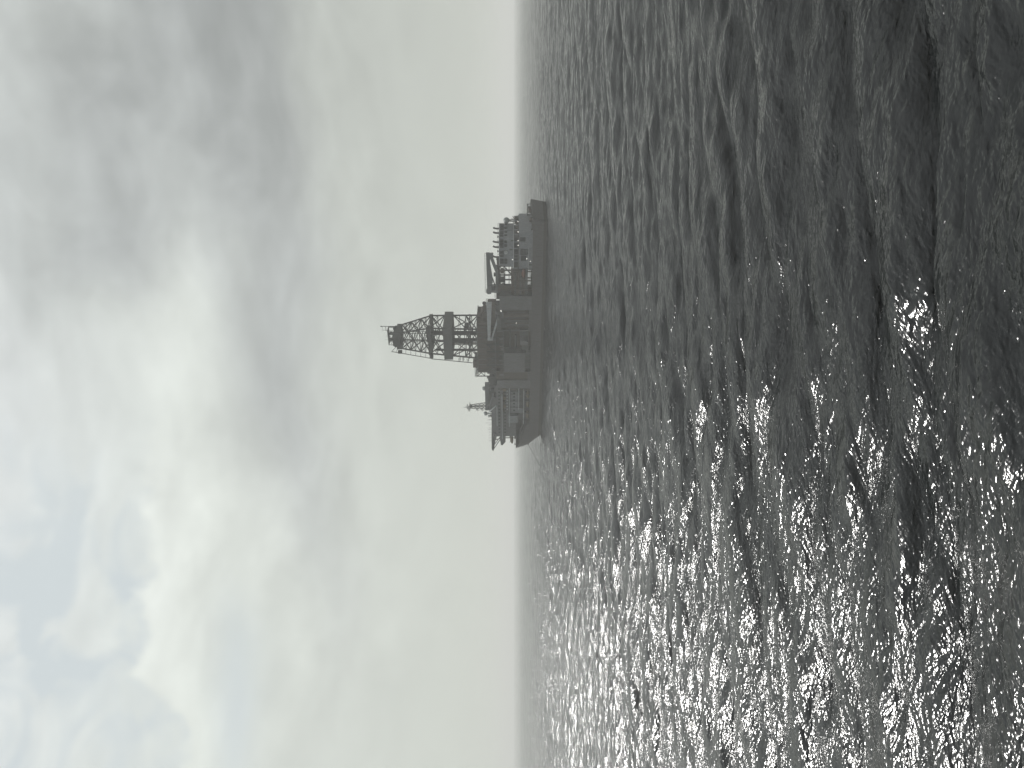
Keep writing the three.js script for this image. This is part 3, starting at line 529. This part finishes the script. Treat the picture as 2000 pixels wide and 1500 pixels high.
// derrick: four kinked legs, girts and X bracing, wind wall, platforms, crown
{
  const a = assembly('derrick', ship, 'tall dark lattice derrick with a solid wind wall round its middle');
  const lv = [[52.4, 94.9, 121.7, 11], [90, 94.7, 118, 10], [113.4, 101, 115.4, 6.5]];
  const at = (y) => { const k = y < 90 ? 0 : 1, f = (y - lv[k][0]) / (lv[k + 1][0] - lv[k][0]); return [1, 2, 3].map((c) => lerp(lv[k][c], lv[k + 1][c], f)); };
  const corner = (y, q) => { const [sa, sf, b] = at(y); return v3(q === 0 || q === 3 ? sa : sf, y, q < 2 ? b : -b); };     // 0 aft port, 1 fwd port, 2 fwd starboard, 3 aft starboard
  const levels = [52.4, 62.2, 72.2, 79, 90, 98, 106, 113.4];
  for (let q = 0; q < 4; q++) { part('leg', [bar(corner(52.4, q), corner(90, q), 0.95)], M.steel, a); part('leg', [bar(corner(90, q), corner(113.4, q), 0.85)], M.steel, a); }
  const mid = (p, q, f = 0.5) => p.clone().lerp(q, f);
  for (let q = 0; q < 4; q++) {
    const r = (q + 1) % 4;
    for (let k = 0; k + 1 < levels.length; k++) {
      const a0 = corner(levels[k], q), b0 = corner(levels[k], r), a1 = corner(levels[k + 1], q), b1 = corner(levels[k + 1], r);
      part('girt', [bar(a1, b1, 0.5)], M.steel, a);
      if (k === 2) continue;                                   // behind the wind wall
      if (k === 1) { const m0 = mid(a0, b0); part('brace', [bar(m0, a1, 0.6)], M.steel, a); part('brace', [bar(m0, b1, 0.6)], M.steel, a); }
      else { part('brace', [bar(a0, b1, 0.66)], M.steel, a); part('brace', [bar(b0, a1, 0.66)], M.steel, a); }
      // lighter members: a middle girt and short ties to the crossing
      part('sub_brace', [bar(mid(a0, a1), mid(b0, b1), 0.3)], M.steel, a);
      const c = mid(mid(a0, b0), mid(a1, b1));
      if (k !== 1) { part('sub_brace', [bar(mid(a0, a1), mid(a1, c), 0.26)], M.steel, a); part('sub_brace', [bar(mid(b0, b1), mid(b1, c), 0.26)], M.steel, a); }
    }
  }
  // wind wall: four plate walls and a floor
  for (const g of [bx(92.8, 121.9, 72.1, 79, 12.8, 13.1), bx(92.8, 121.9, 72.1, 79, -13.1, -12.8), bx(92.8, 93.1, 72.1, 79, -12.8, 12.8), bx(121.6, 121.9, 72.1, 79, -12.8, 12.8)]) part('wind_wall', [g], M.frame, a, 'solid plate wall round the racking board');
  part('racking_board', [bx(93.1, 121.6, 72.3, 72.7, -12.8, -4), bx(93.1, 121.6, 72.3, 72.7, 4, 12.8)], M.frame, a);
  part('middle_platform', [bx(93.6, 119.4, 88.6, 89.2, -11, 11), bx(93.8, 119, 89.2, 91.4, -10.8, -10.5), bx(93.8, 119, 89.2, 91.4, 10.5, 10.8), bx(96, 99.5, 88, 92.4, 3, 8), bx(103, 108, 88, 92.4, 4, 9), bx(118.4, 121.4, 88, 90.8, 9, 12)], M.steel, a);
  part('lower_platform', [bx(94, 122, 58.6, 59.2, -11.5, -6), bx(94, 122, 58.6, 59.2, 6, 11.5), bx(94, 96, 59.2, 62, 2, 9)], M.steel, a);
  // crown block
  part('crown_block', [bx(100.6, 116, 113.4, 117.2, -7, 7), bx(101.4, 114.8, 117.2, 119, -5.6, 5.6)], M.steel, a);
  for (const [s, t] of [[103, 4.5], [106, 4.5], [110.5, 4.5], [113, 4.5], [103, -3.5], [108, -3.5], [112.5, -3.5]]) part('sheave', [rod(v3(s, 118.8, t - 0.6), v3(s, 118.8, t + 0.6), 1.7, 18)], M.steel, a);
  part('crown_platform', [bx(100.8, 114.2, 123.6, 124.1, -3, 3.6), ...[[101, 3.4], [104.4, 3.4], [107.8, 3.4], [111, 3.4], [114, 3.4], [101, -2.8], [107.8, -2.8], [114, -2.8]].map(([s, t]) => bar(v3(s, 119, t), v3(s, 123.6, t), 0.3)), ...railGeos([v3(100.8, 121, 3.6), v3(114.2, 121, 3.6)], 1, 1.6, 0.14), bx(103, 105, 120.5, 122.4, 1, 3), bx(108.5, 110.5, 119.6, 122.6, 1, 3)], M.steel, a);
  part('gin_pole', [bar(v3(100.6, 117, -3), v3(100.6, 129.6, -3), 0.35), bar(v3(100.6, 117, -1.2), v3(100.6, 124, -1.2), 0.25), bar(v3(100.6, 126.2, -3), v3(104.6, 126.2, -3), 0.3), bar(v3(104.4, 126.2, -3), v3(104.4, 123.6, -3), 0.25), bar(v3(100.6, 128.8, -3), v3(104.2, 128.8, -3), 0.16), bar(v3(104.2, 126.2, -3), v3(104.2, 129.4, -3), 0.16), rod(v3(100.6, 129.4, -3), v3(100.6, 130.2, -3), 0.5, 10)], M.steel, a);
  for (const [s, h] of [[108, 127], [110.4, 127.6], [106.4, 126]]) part('lightning_rod', [rod(v3(s, 124.1, 1), v3(s, h, 1), 0.08, 6, 0.05)], M.steel, a);
  part('ladder_mast', [bar(v3(117.2, 121.4, 8.4), v3(121.0, 89.4, 12.6), 0.42), bar(v3(117.2, 121.4, 8.4), v3(113.2, 117.2, 7), 0.3), bar(v3(117.6, 118, 8.6), v3(114.6, 116, 6.6), 0.22), bar(v3(121.4, 89.4, 12.6), v3(124.6, 56.4, 13.6), 0.6), bx(116.4, 118.6, 113, 116.2, 7.2, 9.4)], M.steel, a);
  for (const y of [94, 98, 102, 106, 110]) part('ladder_tie', [bar(v3(lerp(121, 117.2, (y - 89.4) / 32), y, lerp(12.6, 8.4, (y - 89.4) / 32)), corner(y, 1), 0.2)], M.steel, a);
  // guides, blocks, standing pipe and hoses inside
  for (const [s, t] of [[104.6, 1.4], [104.6, -1.4], [112.4, 1.4], [112.4, -1.4]]) part('guide_rail', [bar(v3(s, 52.4, t), v3(s, 113.4, t), 0.34)], M.steel, a);
  for (const [s, y] of [[104.6, 84], [112.4, 62]]) part('top_drive', [bx(s - 1.2, s + 1.2, y, y + 6, -1.6, 1.6), bx(s - 0.7, s + 0.7, y + 6, y + 10, -1, 1)], M.steel, a);
  for (let k = 0; k < 7; k++) part('pipe_stand', [rod(v3(98.2 + k * 0.75, 52.4, 8.5 - k * 0.3), v3(98.2 + k * 0.75, 87, 8.3 - k * 0.3), 0.28, 8)], M.steel, a);
  for (let k = 0; k < 6; k++) part('pipe_stand', [rod(v3(113.5 + k * 0.9, 52.4, -3.4), v3(113.5 + k * 0.9, 74, -3.4), 0.3, 8)], M.brown, a);
  part('dolly_column', [bx(107.4, 109.2, 52.4, 72.3, 3.6, 5.4), bx(116.6, 118, 52.4, 86, 5, 6.2)], M.steel, a);
  for (const [s, y, t] of [[122.6, 63.5, 12.4], [123.4, 59.6, 12.6], [123, 66.4, 12]]) part('side_stage', [bx(s - 2.2, s + 0.9, y, y + 0.35, t - 3, t), ...railGeos([v3(s - 2, y + 0.35, t), v3(s + 0.9, y + 0.35, t)], 1.1, 1.1, 0.14)], M.steel, a);
  for (const y of [55.5, 62.6, 69.4, 81.8, 87.2]) part('stair_stage', [bx(95.2, 99, y, y + 0.3, 7, 10), bar(v3(95.4, y - 3, 9.6), v3(99, y, 9.6), 0.3)], M.steel, a);
}

// accommodation block
{
  const a = assembly('accommodation', ship, 'tall accommodation block with stacked deck galleries under the helideck');
  part('aft_wall', [bx(138.4, 146.2, 10.3, 37.4, -16, 18.5)], M.grey, a);
  part('core', [bx(146.2, 199, 21.6, 38.2, -14.5, 15.2)], M.grey, a);
  part('lower_core', [bx(146.2, 181, 10.3, 21.6, -15.5, 13.6)], M.grey, a);
  part('upper_house', [bx(158, 199.5, 38.2, 42.0, -14.5, 14.5)], M.grey, a);
  part('roof_house', [bx(142, 160, 38.2, 43.6, -9, 9), bx(160, 176, 42, 45.2, -8, 7.5)], M.frame, a);
  for (const [s0, s1, y, t] of [[166, 186, 37.6, 17.4], [154, 200, 33.3, 17.9], [146, 186, 27.2, 18.4], [146.4, 168, 19.5, 18.5], [149, 183, 15.4, 18.5]]) {
    part('deck_ledge', [bx(s0, s1, y - 0.35, y + 0.25, 13.6, t)], M.pale, a);
    part('railing', railGeos([v3(s0, y + 0.25, t - 0.1), v3(s1, y + 0.25, t - 0.1)], 1.1, 2.2, 0.1), M.frame, a);
  }
  part('light_panel', [bx(151, 172.5, 20.0, 26.2, 15.2, 16.6)], M.house, a);
  part('light_panel', [bx(168, 172.8, 15.7, 20.4, 13.6, 16.6)], M.house, a);
  part('light_panel', [bx(174.6, 182, 20.2, 28.8, 14, 18.2)], M.house, a);
  for (const y of [35, 30.2, 22.6]) for (let k = 0; k < 14; k++) { const s = 148.4 + k * 3.5; if (y === 22.6 && (s > 172 || s < 151.4)) continue; part('window', [bx(s, s + 1.3, y, y + 1.3, y === 22.6 ? 16.6 : 15.2, y === 22.6 ? 16.72 : 15.32)], M.glass, a); }
  for (let k = 0; k < 8; k++) part('pale_vent', [bx(147.6 + k * 3.1, 148.9 + k * 3.1, 28.4, 29.4, 15.2, 15.4)], M.pale, a);  // row of small vents in plain pale paint
  for (const s of [147, 153, 159.5, 166, 172.5, 179]) part('gallery_post', [bx(s - 0.25, s + 0.25, 10.3, 27, 17.6, 18.1)], M.frame, a);
  part('door', [bx(174.4, 176.2, 15.7, 18.6, 13.6, 13.75)], M.frame, a);
  for (let k = 0; k < 6; k++) part('locker', [bx(148 + k * 4.2, 150.6 + k * 4.2, 30 + (k % 2), 32.4, 15.2, 16.9)], k % 2 ? M.brown : M.olive, a);
  part('bridge', [plan([[196, -16.5], [203, -14], [206.5, -6], [206.5, 6], [203, 14], [196, 16.5]], 38.4, 41.0)], M.grey, a);
  part('bridge_window_band', [plan([[196.2, -16.6], [203.1, -14.1], [206.6, -6.1], [206.6, 6.1], [203.1, 14.1], [196.2, 16.6]], 39.2, 40.3)], M.glass, a);
  part('prow_wing', [slab([[198, 35.4], [198, 31.2], [209.5, 30.6], [213.4, 33.4], [213, 34.8], [206, 35.4]], 1, 10)], M.grey, a, 'pointed wing under the helideck');
  part('mooring_house', [bx(188, 200, 21.6, 31, -12, 13)], M.grey, a);
  part('bow_machinery', [bx(200, 206.5, 21.6, 22.9, -6, 9), rod(v3(203.6, 23.6, -2), v3(203.6, 23.6, 6), 1.3, 16), bx(206.5, 211, 21.6, 23, -2, 4)], M.brown, a);
  part('bow_railing', railGeos([v3(200, 21.6, 16.2), v3(209, 21.6, 12.4), v3(215.5, 21.6, 7), v3(218, 21.6, 2)], 1.2, 1.8, 0.12), M.frame, a);
  part('funnel_strut', [bar(v3(165, 38, 16.6), v3(176, 45, 12), 0.7)], M.pale, a);
  part('whip_aerial_base', [bx(178, 204, 42, 42.4, 10, 11)], M.frame, a);
}
{
  const a = assembly('helideck', ship, 'flat octagonal helicopter deck overhanging the bow');
  const oct = (r) => Array.from({ length: 8 }, (_, k) => { const q = (k + 0.5) / 8 * 2 * Math.PI; return [210.4 + r * Math.cos(q), r * Math.sin(q)]; });
  part('landing_deck', [plan(oct(13.4), 42.0, 42.7)], M.deck, a);
  part('edge_net', [plan(oct(14.6), 41.7, 41.95)], M.frame, a);
  for (const t of [-8, -3, 3, 8]) part('deck_girder', [slab([[198, 39.6], [208, 39.2], [221, 41.2], [221, 41.7], [198, 41.7]], t - 0.2, t + 0.2)], M.frame, a);
  for (const t of [-8, 8, 3]) { part('support_strut', [rod(v3(219, 41.0, t), v3(209.5, 34.9, t * 0.7), 0.35)], M.steel, a); part('support_strut', [rod(v3(209, 40, t), v3(209, 34.9, t * 0.7), 0.35)], M.steel, a); part('support_strut', [rod(v3(208.5, 30.8, t * 0.7), v3(208.5, 22, t * 0.7), 0.4)], M.steel, a); }
}
{
  const a = assembly('radar_mast', ship, 'slender lattice mast with scanner platforms on the roof');
  const C = (y, q) => { const f = (y - 44) / 17, w = lerp(2.3, 1.05, f); return v3(174.6 + lerp(0, 0.9, f) + (q === 0 || q === 3 ? -w : w), y, 4 + (q < 2 ? w : -w)); };
  for (let q = 0; q < 4; q++) part('mast_leg', [bar(C(44, q), C(61, q), 0.34)], M.steel, a);
  for (let k = 0; k < 5; k++) for (let q = 0; q < 4; q++) { const r = (q + 1) % 4, y0 = 44 + k * 3.4, y1 = y0 + 3.4; part('mast_brace', [bar(C(y0, q), C(y1, r), 0.2)], M.steel, a); part('mast_brace', [bar(C(y0, r), C(y1, q), 0.2)], M.steel, a); part('mast_girt', [bar(C(y1, q), C(y1, r), 0.2)], M.steel, a); }
  part('top_stage', [bx(172.8, 178.4, 60.6, 61.0, 1.4, 6.6), ...railGeos([v3(172.8, 61, 6.6), v3(178.4, 61, 6.6), v3(178.4, 61, 1.4)], 1.2, 1.2, 0.14)], M.steel, a);
  part('scanner', [bx(173.2, 178.2, 62.6, 63.1, 3.7, 4.3), rod(v3(175.6, 61, 4), v3(175.6, 62.6, 4), 0.25), bx(174.6, 177, 63.8, 64.2, 3.8, 4.2), rod(v3(176.4, 61, 4), v3(176.4, 66.4, 4), 0.13)], M.steel, a);
  for (const [y, w] of [[54, 2.6], [49.8, 3]]) part('side_stage', [bx(175.5, 175.5 + w + 1.4, y, y + 0.3, 2.6, 5.4), bx(177.4, 179.4, y + 1.2, y + 1.6, 3.6, 4.4), rod(v3(178.4, y, 4), v3(178.4, y + 1.2, 4), 0.18), rod(v3(179.6, y - 1.4, 4), v3(179.6, y + 1.2, 4), 0.1)], M.steel, a);
  part('mast_house', [bx(170.5, 178.5, 42, 44.2, 0, 8)], M.frame, a);
}
part('satellite_dome', [ball(183, 47.6, 4, 1.85), rod(v3(183, 42, 4), v3(183, 46, 4), 0.5)], M.dome, ship, 'larger grey dome beside the lattice mast');
part('satellite_dome', [ball(183.2, 44.6, 7, 1.0), rod(v3(183.2, 42, 7), v3(183.2, 43.8, 7), 0.35)], M.dome, ship, 'small grey dome below the larger one');
part('satellite_dome', [ball(156.6, 48.4, 4, 1.75), rod(v3(156.6, 43.6, 4), v3(156.6, 47.4, 4), 1.2, 16)], M.dome, ship, 'capped dome on the roof aft of the mast');
for (const [s, h, t] of [[180, 3.2, 13], [182.5, 2.2, 13], [184.5, 3.8, 11], [187, 5.2, 12], [189, 3, 12], [191.6, 2.4, 13], [194, 3.4, 12], [197, 2.6, 12], [160, 2.2, 12], [163, 2.6, 12], [166, 2, 12], [169, 3.4, 11], [201, 3, 11], [204, 2.4, 11], [207, 2.8, 11]]) part('whip_aerial', [rod(v3(s, 42, t), v3(s, 42.4 + h, t), 0.11, 6, 0.06), bar(v3(s - 0.7, 42.4 + h * 0.7, t), v3(s + 0.7, 42.4 + h * 0.7, t), 0.09)], M.steel, ship);

// lit deck lamps
for (const [s, y, t] of [[11.0, 20.7, -1.5], [11.0, 20.7, 17.3], [17.5, 20.7, 17.6], [21, 20.6, 17.6], [31.2, 14.4, 18.6], [33.2, 11.8, 18.6], [34.0, 24.6, 14.3], [73.6, 33.4, 19.1], [74.6, 33.2, 18.9], [85.2, 21.8, 17.9]]) {
  const l = part('deck_lamp', [ball(0, 0, 0, 0.17)], M.lamp, ship); l.position.copy(v3(s, y, t)); l.castShadow = false;
  part('lamp_bracket', [bx(-0.1, 0.1, 0.2, 0.55, -0.1, 0.1), bx(-0.35, 0.35, 0.3, 0.38, -0.35, 0.35)], M.steel, l);
  const p = new THREE.PointLight(new THREE.Color(1, 0.97, 0.9), 0.5, 0, 2); p.position.copy(l.position); p.castShadow = true; ship.add(p);
}

// enclosed lifeboats, hung along the port side: things of their own
function lifeboat(label, s, y, t, len, m, turn = 0) {
  const o = new THREE.Group(), place = v3(s, y, t).applyAxisAngle(new THREE.Vector3(0, 1, 0), HEADING);
  o.name = 'lifeboat' + (lifeboat.n ? '_' + String(lifeboat.n).padStart(3, '0') : ''); lifeboat.n = (lifeboat.n || 0) + 1;
  o.position.set(126.64 + place.x, place.y, -531.24 + place.z); o.rotation.y = HEADING + turn;
  o.userData = { label, category: 'lifeboat', group: 'enclosed lifeboats of the drillship' };
  const prof = (top) => Array.from({ length: 13 }, (_, k) => { const f = k / 12 * 2 - 1; return new THREE.Vector2(Math.max(0.02, (top ? 1.25 : 1.45) * Math.pow(1 - Math.pow(Math.abs(f), 2.6), 0.6)), f * len / 2); });
  const hullG = new THREE.LatheGeometry(prof(false), 18); hullG.rotateZ(-Math.PI / 2); hullG.scale(1, 0.85, 1); hullG.translate(0, 1.35, 0);
  part('boat_hull', [hullG], m, o);
  const can = new THREE.LatheGeometry(prof(true), 18); can.rotateZ(-Math.PI / 2); can.scale(0.8, 0.85, 0.95); can.translate(0, 2.0, 0);
  part('canopy', [can], m, o);
  part('steering_cupola', [bx(-len * 0.34, -len * 0.16, 2.7, 3.5, -0.6, 0.6)], M.glass, o);
  for (const k of [-0.32, 0.32]) part('lifting_hook', [bar(v3(len * k, 2.7, 0), v3(len * k, 3.6, 0), 0.2)], M.steel, o);
  scene.add(o); return o;
}
lifeboat('orange lifeboat beside the aft deckhouse front', 42.6, 15.0, 18.8, 7.5, M.orange);
lifeboat('brown covered lifeboat on the gallery nearest the bulkhead aft of the mast', 153.5, 10.5, 16.4, 8.5, M.olive);
lifeboat('brown covered lifeboat in the middle of the lower gallery', 163.5, 10.5, 16.4, 8.5, M.olive);
lifeboat('brown lifeboat at the forward end of the lower gallery', 174.4, 10.5, 16.4, 8.5, M.olive);
lifeboat('brown lifeboat standing out under the pointed wing at the bow', 207.4, 23.6, 8.6, 10.5, M.olive);
part('davit', [bar(v3(39.9, 13.4, 19), v3(39.9, 19.4, 19), 0.4), bar(v3(45.4, 13.4, 19), v3(45.4, 19.4, 19), 0.4), bar(v3(39.9, 19.2, 19), v3(45.4, 19.2, 19), 0.4), bx(39.4, 46, 14.3, 14.9, 17, 20)], M.frame, ship);

// hawser running from the bow into the sea
{
  const a = v3(217, 11.4, 2.6), b = v3(236, -1.2, 16), c = new THREE.CatmullRomCurve3([a, a.clone().lerp(b, 0.35).add(new THREE.Vector3(0, -0.25, 0)), a.clone().lerp(b, 0.7).add(new THREE.Vector3(0, -0.2, 0)), b]);
  const m = new THREE.Mesh(new THREE.TubeGeometry(c, 40, 0.17, 8), M.line); m.name = 'hawser'; m.castShadow = true; onShip(m);
  m.userData = { label: 'thin dark cable slanting from the bow down into the sea', category: 'cable' };
  scene.add(m);
}
renderer.render(scene, camera);
